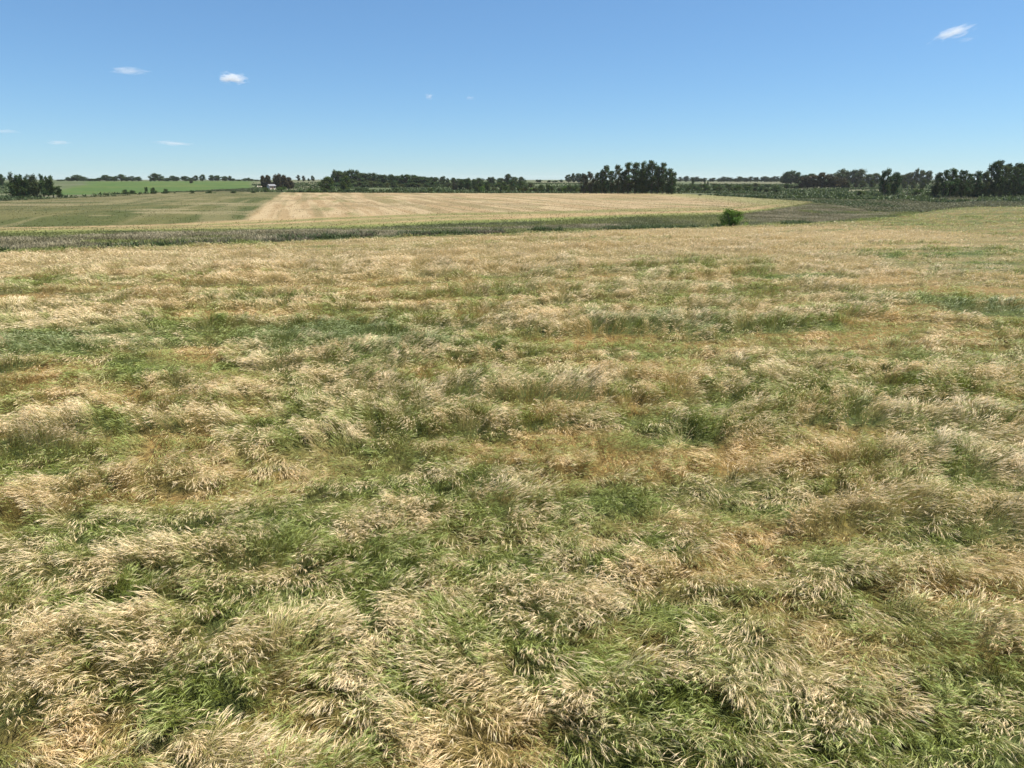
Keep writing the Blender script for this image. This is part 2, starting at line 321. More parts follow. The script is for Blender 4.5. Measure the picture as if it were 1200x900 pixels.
    return np.clip(ripe, 0, 1), np.clip(brown, 0, 1), np.clip(hollow, -.3, 1.15), np.clip(acc['s'], 0, 1)

rng = np.random.default_rng(7)
def unit(v): return v / np.maximum(np.linalg.norm(v, axis=-1, keepdims=True), 1e-9)
def pdir(phi, alpha):                              # heading phi (0 = +X), alpha from the vertical
    return np.stack([np.cos(phi) * np.sin(alpha), np.sin(phi) * np.sin(alpha), np.cos(alpha)], -1)
def sample_wedge(d0, d1, dens, ymax):              # points in the seen wedge between two distances
    A = (d1 * d1 - d0 * d0) * .5 * math.radians(88)
    n = int(A * dens); r = np.sqrt(rng.uniform(d0 * d0, d1 * d1, n)); a = rng.uniform(-math.radians(44), math.radians(44), n)
    x = r * np.sin(a); y = r * np.cos(a); k = (y < ymax(x) - .2)
    return x[k], y[k]

def barley(S, x, y, sc, nstem, nawn, nleaf):
    N = len(x)
    if N == 0: return
    U = lambda a, b, s=None: rng.uniform(a, b, s or N)
    ripe, brown, hollow, blue = crop_fields(x, y)
    # locks: plants of a tuft lean together
    ls = .24 * np.clip(sc, .8, 3.5)
    gx = np.floor(x / ls + vn(x / .8, y / .8, 91) * 1.2); gy = np.floor(y / ls + vn(x / .8, y / .8, 92) * 1.2)
    gx2 = np.floor(x / (ls * 2.3) + vn(x / 1.1, y / 1.1, 93) * 1.5); gy2 = np.floor(y / (ls * 2.3) + vn(x / 1.1, y / 1.1, 94) * 1.5); m1 = _h(gx2, gy2, 75); m2 = _h(gx2, gy2, 76)
    l1 = _h(gx, gy, 71); l2 = _h(gx, gy, 72); l3 = _h(gx, gy, 73)
    base = -1.25 + .45 * np.clip(x / 12, -1, 1) + (fbm(x / 5, y / 4, 61, 2) - .5) * 3.4 + (fbm(x / 1.1, y / 1.0, 62, 2) - .5) * 3.8
    ripe = np.clip(ripe + (l2 - .5) * .60 + (m2 - .5) * .34 + rng.normal(0, .08, N), 0, 1); cs = .75 * (1 - .5 * ss(50, 80, np.hypot(x, y))); ripe = ripe * (1 - cs) + cs * ss(.22, .80, ripe)
    phi = base + (l1 - .5) * 2.2 + (m1 - .5) * 1.6 + rng.normal(0, .24, N)
    lodge = np.clip(.45 + (fbm(x / 2.2, y / 1.7, 63, 3) - .5) * 1.7 + (l2 - .5) * .35 + hollow * .45 - .12, .05, .97)
    a0 = lodge * .92 + rng.normal(0, .07, N); a1 = np.clip(.75 + lodge * .85 + (l3 - .5) * .5, .5, 1.75) + rng.normal(0, .1, N)
    L = (.76 + (fbm(x / 1.9, y / 1.9, 64, 2) - .5) * .40 - hollow * .36 + (l3 - .5) * .16 + (m2 - .5) * .12) * U(.85, 1.12)
    K = nstem
    t = np.linspace(0, 1, K)
    al = a0[:, None] + (a1 - a0)[:, None] * t[None] ** 1.5
    D = pdir(phi[:, None], al); P = np.zeros((N, K, 3)); P[:, 0] = np.stack([x, y, height(x, y)], -1)
    for k in range(1, K): P[:, k] = P[:, k - 1] + (D[:, k - 1] + D[:, k]) * .5 * (L / (K - 1))[:, None]
    roll = U(-1.0, 1.0)
    hs = np.stack([-np.sin(phi), np.cos(phi), np.zeros(N)], -1)
    side = hs * np.cos(roll)[:, None] + unit(np.cross(hs, D[:, -1])) * np.sin(roll)[:, None]
    j = U(.78, 1.22)[:, None]
    green = mix((.165, .205, .032), (.145, .190, .068), blue * .7) ; dry = mix((.50, .41, .18), (.48, .33, .12), brown)
    st_top = mix(green * .95, dry, np.clip(ripe * .85 + brown * .4, 0, 1)) * j; st_top = mix(st_top, mix((.80, .64, .375), (.62, .46, .22), brown), np.clip(ripe * .9 - .35, 0, .5))
    st_bot = mix((.15, .155, .038), (.36, .25, .085), np.clip(brown * .8 + ripe * .25, 0, 1)) * j
    sc_c = np.stack([st_bot * (1 - tt) + st_top * tt for tt in t], 1)
    S.add(P, np.array([.0028] * K)[None] * (sc[:, None] ** .9), side, sc_c)
    # ear and awns
    er = np.clip(ripe * 1.25 - .1 + rng.normal(0, .10, N), 0, 1)
    tan_ = mix((.84, .675, .42), (.74, .54, .27), brown * .75)
    tan_ = mix(tan_, (.86, .76, .54), ss(.78, 1, U(0, 1)) * .7)
    tan_ = tan_ * (1 - .14 * ss(40, 70, np.hypot(x, y)))[:, None]
    ear = mix(mix((.37, .43, .13), (.38, .43, .21), blue), tan_, er) * U(.8, 1.2)[:, None]
    T = P[:, -1]; a2 = np.clip(a1 + U(.05, .4), 0, 2.0); E = pdir(phi + rng.normal(0, .08, N), a2)
    el = U(.055, .075) * sc ** .25
    ex = (er > .12) | (U(0, 1) < .55)
    S.add(np.stack([T, T + E * (el * .4)[:, None], T + E * el[:, None]], 1)[ex], (np.array([.5, 1, .6])[None] * .0042 * sc[:, None] ** .95)[ex], side[ex], (ear * .92)[ex])
    for q in range(nawn):
        o = T + E * (el * U(.15, .95))[:, None]
        sp = unit(E + hs * (rng.normal(0, .13, N))[:, None] + rng.normal(0, .10, (N, 3)))
        al_ = U(.085, .15) * sc ** .3
        e1 = o + sp * (al_ * .5)[:, None]; e2 = o + sp * al_[:, None] + np.array([0, 0, -.012])
        r2 = U(-1.2, 1.2); sd = hs * np.cos(r2)[:, None] + np.cross(hs, sp) * np.sin(r2)[:, None]
        w = np.array([.8, 1, .12])[None] * (.0021 * math.sqrt(6 / nawn)) * sc[:, None]
        S.add(np.stack([o, e1, e2], 1)[ex], w[ex], sd[ex], (ear * U(.85, 1.25)[:, None])[ex])
    for q in range(nleaf):
        keep = U(0, 1) < np.clip(1.25 - ripe * .8, .25, 1)
        f = U(.3, .9); i0 = np.minimum((f * (K - 1)).astype(int), K - 2); fr = (f * (K - 1) - i0)[:, None]
        o = P[np.arange(N), i0] * (1 - fr) + P[np.arange(N), i0 + 1] * fr
        ph = phi + rng.normal(0, .8, N); b0 = np.clip(a0 + U(-.2, .5), .1, 1.6); ll = U(.12, .22) * sc ** .2
        d0 = pdir(ph, b0); d1 = pdir(ph, b0 + .5); d2 = pdir(ph, b0 + 1.1)
        p1 = o + d0 * (ll * .35)[:, None]; p2 = p1 + d1 * (ll * .35)[:, None]; p3 = p2 + d2 * (ll * .3)[:, None]
        r2 = U(-.8, .8); h2 = np.stack([-np.sin(ph), np.cos(ph), np.zeros(N)], -1)
        sd = h2 * np.cos(r2)[:, None] + np.cross(h2, d1) * np.sin(r2)[:, None]
        dryl = np.clip(brown * .7 + ripe * .35 + rng.normal(0, .15, N), 0, 1)
        lc = mix(green * .9, (.44, .33, .13), dryl) * U(.7, 1.3)[:, None]
        S.add(np.stack([o, p1, p2, p3], 1)[keep], (np.array([.7, 1, .8, .1])[None] * .0046 * sc[:, None] ** .9)[keep], sd[keep], lc[keep])

S = Strips()
for (d0, d1, dens, ns, na, nl) in [(5.5, 10, 430, 4, 4, 2), (10, 15, 370, 4, 4, 2), (15, 22, 240, 4, 3, 2), (22, 32, 155, 3, 3, 1), (32, 46, 88, 3, 2, 1), (46, 66, 46, 3, 2, 1), (66, 95, 20, 2, 2, 1), (95, 170, 7, 2, 2, 0), (170, 300, 1.4, 2, 2, 0)]:
    x, y = sample_wedge(d0, d1, dens, near_edge)
    sc = np.maximum(.9, np.hypot(x, y) / 18.5) ** .93
    barley(S, x, y, sc, ns, na, nl)
link('barley_crop', S.mesh('barley_crop'), M_crop, kind='stuff', label='ripening windswept barley, half green and half straw coloured, covering the near field', category='barley')
del S
# matted lower crop under the ears
def thatch_col(x, y):
    ripe, brown, hollow, blue = crop_fields(x, y)
    return mix(mix((.075, .095, .03), (.20, .135, .05), brown), (.26, .20, .10), ripe * ss(25, 90, np.hypot(x, y)))
xs = np.concatenate([np.linspace(-300, -70, 90), np.linspace(-69, 69, 420), np.linspace(70, 300, 90)])
A = np.stack([xs, np.full_like(xs, 2.0) + np.maximum(0, np.abs(xs) * .9 - 8)], -1); B = np.stack([xs, near_edge(xs) - .6], -1)
ok = A[:, 1] < B[:, 1] - 1; A, B = A[ok], B[ok]
link_thatch = grid_patch(A, B, 0, 360, lambda X, Y: .02 + fbm(X / 1.3, Y / 1.3, 66, 3) * .07 + .34 * ss(35, 90, np.hypot(X, Y)), thatch_col, 'barley_understory', M_thatch, kind='stuff', label='matted stems and lower leaves beneath the ears of the near barley field', category='barley')

# ------------------------------------------------------------------ far field, cut into rows running away from the viewer
RA = math.atan2(365 - 600, 800)                    # heading of the rows
BND = (flat(295, 252), flat(331, 228))
def far_cols(x, y):
    u = x * math.cos(RA) - y * math.sin(RA); v = x * math.sin(RA) + y * math.cos(RA)   # across, along
    b0 = BND[0][0] * math.cos(RA) - BND[0][1] * math.sin(RA)
    headland = ss(26, 20, y - far_near(x) + (fbm(x / 30, y / 30, 8, 2) - .5) * 6)
    left = ss(1.0, -1.0, u - b0) * (1 - headland)
    n = fbm(u / 2.2, v / 40, 101, 3); n2 = fbm(u / 9, v / 25, 102, 3); n3 = fbm(x / 3, y / 3, 103, 3)
    tan_ = mix((.49, .36, .195), (.61, .475, .28), ss(.40, .60, n))
    tan_ = mix(tan_, (.34, .265, .14), ss(.56, .72, n2) * .6); tan_ = mix(tan_, (.27, .27, .10), ss(.6, .78, fbm(u / 5, v / 30, 104, 3)) * .55)
    ol = mix((.115, .135, .042), (.19, .185, .07), ss(.35, .65, n2)); ol = mix(ol, (.40, .34, .19), ss(.56, .70, fbm(x / 26 + y / 40, y / 9, 105, 3)) * .75)
    far_l = ss(-70, -150, x)
    ol = mix(ol, (.24, .21, .11), far_l * .35)
    stripe = np.maximum(ss(.62, .80, vn(u / 2.6, v / 90, 121)), .7 * ss(.66, .8, vn(u / 1.1, v / 60, 123))); tan_ = mix(tan_, (.30, .255, .12), stripe * .6); ol = mix(ol, (.33, .29, .15), ss(.7, .85, vn(u / 3.2, v / 60, 122)) * .5)
    c = mix(tan_, ol, left)
    hc = mix((.30, .29, .11), (.55, .40, .21), ss(.40, .56, fbm(x / 45, (y - far_near(x)) / 3.4, 106, 2)))
    c = mix(c, hc, headland * .85)
    edge = ss(4.5, 1.5, y - far_near(x)); edge = np.maximum(edge, .7 * ss(60, 82, x)); c = mix(c, mix((.24, .30, .09), (.34, .38, .14), ss(55, 80, x)), edge * .8)
    return c * (.92 + .16 * n3)[:, None] * (mix(.52, .53, left) * np.array([1, .985, .95]))
fx = np.concatenate([_far[:, 0]]); 
xs = np.interp(np.linspace(0, 1, 520), np.linspace(0, 1, len(_far)), _far[:, 0]); xs = np.sort(xs)
def far_back(x): return np.interp(x, _far[:, 0], _far[:, 1])
# the back border is sheared with the rows so each grid line runs along them
tb = np.linspace(0, 1, 560); L = np.concatenate([[0], np.cumsum(np.hypot(*np.diff(_far, axis=0).T))]); L /= L[-1]
Bk = np.stack([np.interp(tb, L, _far[:, 0]), np.interp(tb, L, _far[:, 1])], -1)
x0, x1 = flat(-420, 284)[0], _far[-1, 0] - .3
Fr = np.interp(tb, [0, 1], [x0, x1]); Fr = np.stack([Fr, far_near(Fr)], -1)
def far_off(X, Y): return .03 + (.39 + .16 * fbm(X / 1.2, Y / 2.0, 110, 2)) * ss(0, 3.5, Y - far_near(X))
grid_patch(Fr, Bk, 0, 240, far_off, far_cols, 'stubble_field', M_canopy, kind='stuff', label='ripe straw coloured far field with rows running away beside an olive green block', category='cereal field')
# ears standing above the far field sheet
S = Strips()
N = 220000; a = rng.random(N); b = rng.random(N) ** 1.6
idx = a * (len(Fr) - 1); i0 = np.minimum(idx.astype(int), len(Fr) - 2); f = (idx - i0)[:, None]
PF = Fr[i0] * (1 - f) + Fr[i0 + 1] * f; PB = Bk[i0] * (1 - f) + Bk[i0 + 1] * f
Q = PF * (1 - b)[:, None] + PB * b[:, None]; x, y = Q[:, 0], Q[:, 1]
kk = (np.abs(x) < y * .85 + 6); x, y = x[kk], y[kk]; N = len(x)
c = far_cols(x, y) * rng.uniform(.95, 1.45, (N, 1)); ph = rng.uniform(0, 6.28, N); ln = rng.uniform(.7, 1.35, N)
z0 = height(x, y) + .34 * ss(0, 3.5, y - far_near(x)); D = pdir(ph, ln); hgt = rng.uniform(.25, .42, N)[:, None]
P0 = np.stack([x, y, z0], -1); P = np.stack([P0, P0 + D * hgt * .6, P0 + D * hgt], 1)
S.add(P, np.array([.06, .075, .02])[None] * rng.uniform(.6, 1.3, (N, 1)), np.stack([np.cos(ph * 3), np.sin(ph * 3), 0 * ph], -1), c)
link('cereal_ears', S.mesh('cereal_ears'), M_crop, kind='stuff', label='straw coloured ears standing across the far cereal field', category='cereal')

# ------------------------------------------------------------------ rough grass in the hollow and on the meadow behind
def tufts(name, x, y, hmin, hmax, wid, colf, blades, mat, label, cat):
    S = Strips(); N = len(x); c0 = colf(x, y)
    H = rng.uniform(hmin, hmax, N) * (.6 + .8 * fbm(x / 4, y / 4, 131, 2))
    for k in range(blades):
        ph = rng.uniform(0, 6.283, N); ln = rng.uniform(.05, .7, N); D = pdir(ph, ln); D2 = pdir(ph, ln + .5)
        P0 = np.stack([x + rng.normal(0, wid * 2.5, N), y + rng.normal(0, wid * 2.5, N), height(x, y) - .03], -1)
        h = (H * rng.uniform(.6, 1.1, N))[:, None]; P1 = P0 + D * h * .6; P2 = P1 + D2 * h * .45
        ps = ph + 1.57 + rng.normal(0, .6, N)
        S.add(np.stack([P0, P1, P2], 1), np.array([.8, 1, .1])[None] * wid * rng.uniform(.6, 1.3, (N, 1)), np.stack([np.cos(ps), np.sin(ps), 0 * ps], -1), c0 * rng.uniform(.7, 1.3, (N, 1)))
    return link(name, S.mesh(name), mat, kind='stuff', label=label, category=cat)
def hollow_col(x, y):
    v = (y - near_edge(x)) / np.maximum(far_near(np.minimum(x, 150)) - near_edge(x), 3)
    g = fbm(x / 16, y / 5, 141, 3)
    grey = mix((.31, .27, .17), (.19, .17, .095), ss(.4, .6, fbm(x / 5, y / 5, 142, 2)))
    green = mix((.10, .125, .045), (.18, .205, .055), ss(.4, .65, fbm(x / 9, y / 9, 143, 2)))
    isg = ss(.50, .62, g) * .8; isg = np.maximum(isg, ss(.74, .84, v) * (x < 45) * .8); isg = np.maximum(isg, ss(.22, .08, v) * .9)
    isg = np.where((x > 20) & (x < 60), np.maximum(isg, ss(60, 45, x) * .7), isg)
    return mix(grey, green, isg)
n = 190000; x = rng.uniform(-150, 190, n); e = near_edge(x); w = np.where(x < 62, far_near(np.minimum(x, 62)) - e, 75 + 0 * x)
y = e + rng.random(n) * w; k = (np.abs(x) < y * .85 + 4)
x, y = x[k], y[k]
inside_far = (y > far_near(x) + .5) & (x < x1) & (y < far_back(x)); x, y = x[~inside_far], y[~inside_far]
tufts('marsh_grass', x, y, .22, .5, .045, hollow_col, 3, M_grass, 'grey brown and green rough grass filling the low strip between the two fields', 'grass')
# taller dark rushes along the near bank, densest beside the round bush
n = 16000; px = rng.choice([0, 1, 2], n, p=[.5, .3, .2]); x = np.where(px == 0, rng.uniform(13, 52, n), np.where(px == 1, rng.uniform(-30, 18, n), rng.uniform(-110, -25, n)))
y = near_edge(x) + np.abs(rng.normal(2.5, 1.6, n)) + np.where(px == 1, 4, 0); k = vn(x / 3.5, y / 9, 151) > .42; k &= ~((np.abs(x - 40) < 3.2) & (y < 124)); x, y = x[k], y[k]
tufts('rushes', x, y, .5, 1.1, .05, lambda x, y: mix((.07, .10, .035), (.16, .14, .09), ss(22, 0, x) * ss(.4, .6, vn(x / 7, y, 152))), 3, M_grass, 'dark tall rushes in clumps along the near bank of the low strip', 'rushes')
# meadow and scrub beyond
def scrub_pts(n, r0, r1, az0, az1, seed, thr, sx=14, sy=26):
    r = np.exp(rng.uniform(math.log(r0), math.log(r1), n)); a = np.radians(rng.uniform(az0, az1, n)); x = r * np.sin(a); y = r * np.cos(a)
    k = fbm(x / sx, y / sy, seed, 3) > thr
    k &= ~((x < _far[-1, 0]) & (y < far_back(x) + 3)) & (y > near_edge(x) + 1); az_ = np.degrees(np.arctan2(x, y)); rr_ = np.hypot(x, y); k &= ~((az_ > -34) & (az_ < -20) & (rr_ > 400))
    return x[k], y[k]
def mcol(x, y): return mix((.07, .095, .035), (.135, .135, .07), ss(.35, .65, fbm(x / 22, y / 22, 161, 3)))
x, y = scrub_pts(90000, 150, 420, 16, 44, 160, .30)
tufts('meadow_grass', x, y, .35, .8, .16, mcol, 2, M_grass, 'olive green unkempt meadow grass beyond the low strip at the right', 'grass')
x, y = scrub_pts(60000, 300, 800, -44, 44, 170, .47, 30, 22)
tufts('bramble_scrub', x, y, .9, 1.9, .38, lambda x, y: mix((.045, .07, .025), (.085, .115, .04), vn(x / 9, y / 9, 171)), 3, M_grass, 'low dark green scrub spread over the rough ground behind the fields', 'scrub')
# hedge-like dark strip behind the left field
n = 26000; t = rng.random(n); q = np.interp(t, [0, 1], [-60, 300]); 
bx = np.array([flat(p, np.interp(p, [-60, 0, 60, 110, 180, 260, 340], [241, 237, 233, 230, 227, 225.5, 226]))for p in np.linspace(-60, 340, 60)])
x = np.interp(q, np.linspace(-60, 340, 60), bx[:, 0]); y = far_back(x) + 3 + rng.random(n) ** 1.3 * np.interp(q, [-60, 80, 120, 340], [95, 95, 22, 10])
tufts('rough_pasture', x, y, .5, 1.1, .18, lambda x, y: mix((.05, .075, .03), (.085, .095, .045), vn(x / 12, y / 12, 181)), 3, M_grass, 'dark green rough pasture along the back of the left hand field', 'grass')

# ------------------------------------------------------------------ trees
def tube(P, R, seg=6):
    P = np.asarray(P, float); V = []; 
    for i, p in enumerate(P):
        d = unit(P[min(i + 1, len(P) - 1)] - P[max(i - 1, 0)]); s = unit(np.cross(d, (0.3, .9, .1))); u = np.cross(s, d)
        for k in range(seg):
            a = 2 * math.pi * k / seg; V.append(p + (s * math.cos(a) + u * math.sin(a)) * R[i])
    F = [[i * seg + k, i * seg + (k + 1) % seg, (i + 1) * seg + (k + 1) % seg, (i + 1) * seg + k] for i in range(len(P) - 1) for k in range(seg)]
    return np.array(V), np.array(F)
def join(parts):
    V = []; F = []; n = 0
    for v, f in parts: V.append(v); F.append(f + n); n += len(v)
    return np.concatenate(V), np.concatenate(F)
def leaf_cloud(C, R, n, size, r, flat_=1.0):       # leaf faces spread through ellipsoid clumps
    w = np.prod(R, 1) ** .67; idx = r.choice(len(C), n, p=w / w.sum())
    d = unit(r.normal(size=(n, 3))); rad = r.uniform(.25, 1, n) ** .45
    lump = .8 + .35 * vn(d[:, 0] * 2.4 + idx * 3.7, d[:, 1] * 2.4 + d[:, 2] * 2.1, 5)
    P = C[idx] + (d * (rad * lump * .8)[:, None] + r.normal(0, .33, (n, 3))) * R[idx]
    a = unit(r.normal(size=(n, 3)) * np.array([1, 1, .8])); b = unit(np.cross(a, r.normal(size=(n, 3)))); s = size * r.uniform(.5, 1.4, n)[:, None]
    V = np.stack([P - a * s, P - b * s * .55, P + a * s, P + b * s * .55], 1).reshape(-1, 3); F = np.arange(4 * n).reshape(-1, 4)
    return V, F, idx
def make_kind(style, seed):
    """unit tree: height 1; returns trunk mesh, crown mesh"""
    r = np.random.default_rng(seed); C = []; R = []; limbs = []
    if style == 'gum':                             # tall eucalyptus: clumps up a bare stem, ragged top
        top = np.array([r.normal(0, .03), r.normal(0, .03), .93]); mid = np.array([r.normal(0, .02), r.normal(0, .02), .5])
        limbs.append(tube([(0, 0, -.02), mid * .5, mid, top], [.022, .018, .013, .004]))
        for k in range(38):
            h = .12 + .83 * ((k + r.random()) / 38); an = r.uniform(0, 6.28); sp = .17 * (1 - .55 * abs(h - .55) / .45) * r.uniform(.3, 1.1)
            c = np.array([math.cos(an) * sp, math.sin(an) * sp, h]); C.append(c); q = r.uniform(.045, .085) * (1.15 - .4 * h); R.append((q, q, q * r.uniform(.8, 1.25)))
            b0 = np.array([0, 0, max(.15, h - .16)]); limbs.append(tube([b0, (b0 + c) / 2 + (0, 0, .01), c], [.008, .005, .002], 4))
        C.append(top); R.append((.05, .05, .06)); n, size = 4200, .018
    elif style == 'round':                         # broad paddock tree
        limbs.append(tube([(0, 0, -.02), (.01, 0, .2), (0, .01, .42)], [.04, .032, .02]))
        for k in range(42):
            an = r.uniform(0, 6.28); h = .12 + .78 * (k + .5) / 42; sp = .36 * math.sin(math.pi * min(1, max(.16, (h + .08) / 1.1))) * r.uniform(.3, 1)
            c = np.array([math.cos(an) * sp, math.sin(an) * sp, h]); C.append(c); q = r.uniform(.07, .14); R.append((q, q, q * .8))
            limbs.append(tube([(0, 0, .2), c * .6 + (0, 0, .05), c], [.016, .01, .003], 4))
        n, size = 5000, .026
    elif style == 'slim':                          # closely planted narrow tree
        limbs.append(tube([(0, 0, -.02), (0, .01, .4), (r.normal(0, .02), 0, .9)], [.022, .015, .004]))
        for k in range(13):
            h = .16 + .78 * (k + .5) / 13; an = r.uniform(0, 6.28); sp = .10 * (1.05 - .8 * abs(h - .45)) * r.uniform(.2, 1)
            c = np.array([math.cos(an) * sp, math.sin(an) * sp, h]); C.append(c); q = r.uniform(.07, .12) * (1.25 - .7 * h); R.append((q, q, q * 1.1))
            limbs.append(tube([(0, 0, h - .08), c], [.006, .002], 4))
        n, size = 2000, .022
    elif style == 'poplar':
        limbs.append(tube([(0, 0, -.02), (0, 0, .5), (0, 0, .95)], [.03, .02, .004]))
        for k in range(10):
            h = .12 + .8 * k / 9; q = .085 * (1.1 - .6 * h); C.append(np.array([r.normal(0, .012), r.normal(0, .012), h])); R.append((q, q, .1))
        n, size = 1500, .02
    else:                                          # bush: foliage to the ground
        for k in range(7):
            an = r.uniform(0, 6.28); c = np.array([math.cos(an) * .3, math.sin(an) * .3, r.uniform(.5, .8)]); limbs.append(tube([(0, 0, -.03), c * .5, c], [.03, .02, .005], 5))
        for k in range(40):
            an = r.uniform(0, 6.28); h = r.uniform(.10, .80); sp = .52 * math.sqrt(max(.02, 1 - (abs(h - .22) / .66) ** 2)) * r.uniform(.1, 1)
            C.append(np.array([math.cos(an) * sp, math.sin(an) * sp, h])); q = r.uniform(.10, .18); R.append((q, q, q * .8))
        n, size = 5200, .028
    C = np.array(C); R = np.array(R)
    V, F, idx = leaf_cloud(C, R, n, size, r); V[:, 2] = np.maximum(V[:, 2], 0.005)
    tone = r.uniform(.7, 1.35, len(C))[idx] * r.uniform(.8, 1.2, n); warm = r.uniform(-.1, .2, len(C))[idx]
    col = np.stack([tone * (1 + warm), tone, tone * (1 - warm)], -1)
    crown = raw_mesh('crown', V, F, np.repeat(col, 4, 0)); tv, tf = join(limbs); trunk = raw_mesh('trunk', tv, tf, None, True)
    trunk.materials.append(M_bark)
    return trunk, crown
def crown_mat(name, base, trans=.22):
    m = leaf_mat(name, trans, .8, .05); n = m.node_tree.nodes; l = m.node_tree.links
    at_ = [q for q in n if q.bl_idname == 'ShaderNodeAttribute'][0]; tg = [k.to_socket for k in at_.outputs['Color'].links]
    mm = n.new('ShaderNodeMixRGB'); mm.blend_type = 'MULTIPLY'; mm.inputs[0].default_value = 1; mm.inputs[2].default_value = (*base, 1)
    l.new(at_.outputs['Color'], mm.inputs[1])
    for s in tg: l.new(mm.outputs[0], s)
    return m
MATS = {'dark': crown_mat('foliage_dark', (.055, .092, .033)), 'olive': crown_mat('foliage_olive', (.080, .105, .040)), 'green': crown_mat('foliage_green', (.070, .110, .030)),
        'bright': crown_mat('foliage_bright', (.115, .20, .036)), 'rust': crown_mat('foliage_rust', (.072, .066, .038)), 'grey': crown_mat('foliage_grey', (.075, .085, .055))}
KINDS = {}
for style, cnt in (('gum', 5), ('round', 4), ('slim', 4), ('poplar', 1), ('bush', 4)):
    for s in range(cnt):
        tr, cr = make_kind(style, 100 + s * 7 + len(style))
        for mk, mm in MATS.items():
            c = cr.copy(); c.materials.append(mm); KINDS.setdefault((style, mk), []).append((tr, c))
rr = random.Random(3)
ASPECT = {'gum': .44, 'round': .92, 'slim': .36, 'poplar': .2, 'bush': 1.2}
ORD = ['first', 'second', 'third', 'fourth', 'fifth', 'sixth', 'seventh', 'eighth', 'ninth', 'tenth', 'eleventh', 'twelfth', 'thirteenth', 'fourteenth', 'fifteenth', 'sixteenth', 'seventeenth', 'eighteenth', 'nineteenth', 'twentieth', 'twenty-first', 'twenty-second', 'twenty-third', 'twenty-fourth']
def plant(name, px, base, top, wpx, style, tone, label, cat, group=None, depth=None, trunk=True):
    if depth is None: x, y, z = at(px, base)
    else:
        dx, dy, dz = ray(px, 215); k = depth / math.hypot(dx, dy); x, y = dx * k, dy * k; z = float(height(x, y))
    yc = y * CP + (CAM_H - z) * SP; _, pb = px_of(x, y, z); h = max(.8, (pb - top) * yc / 800 * 1.0)
    root = bpy.data.objects.new(name, None); COL.objects.link(root); root.location = (x, y, z)
    w = h * ASPECT[style] if wpx is None else wpx * yc / 800
    s = w / (ASPECT[style]); root.scale = (s, s, h); root.rotation_euler = (0, 0, rr.uniform(0, 6.28))
    root['label'] = label; root['category'] = cat
    if group: root['group'] = group
    tr, cr = rr.choice(KINDS[(style, tone)])
    link('stems' if style == 'bush' else 'trunk', tr, None, root)
    link('foliage' if style == 'bush' else 'crown', cr, None, root)
    return root
def row(name, items, style, tone, what, cat, group, depth=None, wide=1.0):   # items: (px, base, top, w); labelled from the left
    items = sorted((q[0] + (rr.uniform(-1.5, 1.5) if wide > 1.4 else 0), q[1], q[2] + (rr.uniform(-.4, 1.6) if wide > 1.4 else 0), q[3] * wide * (rr.uniform(.75, 1.5) if wide > 1.4 else 1)) + tuple(q[4:]) for q in items)
    for i, it in enumerate(items):
        px, base, top, w = it[:4]; tn = it[4] if len(it) > 4 else tone; st = it[5] if len(it) > 5 else style; dp = it[6] if len(it) > 6 else depth
        lab = (ORD[i] + ' from the left ' + what) if len(items) > 1 else what
        plant(name, px, base, top, w, st, tn, lab, cat, group if len(items) > 1 else None, dp)

# big eucalyptus grove standing on the back edge of the far field
row('eucalyptus_tree', [(684, 228, 204, 12, 'grey'), (691, 228, 202, 13, 'grey'), (699, 228, 203, 12, 'dark'), (705, 228, 201, 13), (709, 228, 195.5, 16), (716, 228, 201, 13), (724, 228, 195, 13, 'olive'),
    (731, 228, 200, 14), (736, 228, 191.5, 19), (744, 228, 191.5, 17), (750, 228, 199, 16, 'green'), (753, 228, 191, 14), (757, 228, 194, 14), (763, 228, 189.5, 19), (770, 228, 196, 15), (776, 228, 191.5, 16), (783, 228.5, 199, 17), (787, 229, 203, 12)],
    'gum', 'dark', 'in the tall dark grove at the back of the far field', 'tree', 'trees of the tall dark grove')
# wood at the right
row('eucalyptus_tree', [(1096, 232, 203, 17), (1105, 232.5, 200, 15), (1112, 232, 199, 20), (1119, 232, 206, 14, 'olive'), (1126, 232, 201, 18), (1133, 232, 204, 14), (1141, 232, 202, 17), (1149, 232, 202, 16, 'olive'), (1157, 232, 191, 17), (1164, 232, 189, 18),
    (1170, 232, 196, 15, 'olive'), (1176, 232, 193, 17), (1183, 232, 196, 15), (1187, 232, 192, 18), (1193, 232, 195, 16, 'olive'), (1199, 232, 188, 20), (1207, 232, 190, 20), (1216, 232, 189, 20)],
    'gum', 'dark', 'in the dark eucalyptus wood at the right edge', 'tree', 'trees of the wood at the right edge')
row('paddock_tree', [(1035, 230.5, 198.5, 19), (1047, 230, 202, 18)], 'round', 'dark', 'of the twin dark trees alone left of the right hand wood', 'tree', 'twin dark trees')
# dense grove at the left
row('conifer_tree', [(15, 226, 202, 10), (20, 226, 205, 9), (26, 225.5, 204, 10), (31, 226, 206, 9), (36, 226, 205, 9, 'olive'), (41, 226, 205, 9, 'olive'), (48.5, 226, 203.5, 9), (54, 226, 206, 8), (60, 226, 205, 9), (67, 226.5, 218, 8)],
    'slim', 'dark', 'in the dense dark grove near the left edge', 'tree', 'trees of the dense grove near the left edge', 345, wide=1.25)
row('distant_tree', [(-4, 215, 203, 9), (3, 215, 204, 10)], 'round', 'dark', 'of two rounded trees at the extreme left edge', 'tree', 'rounded trees at the left edge', 640)
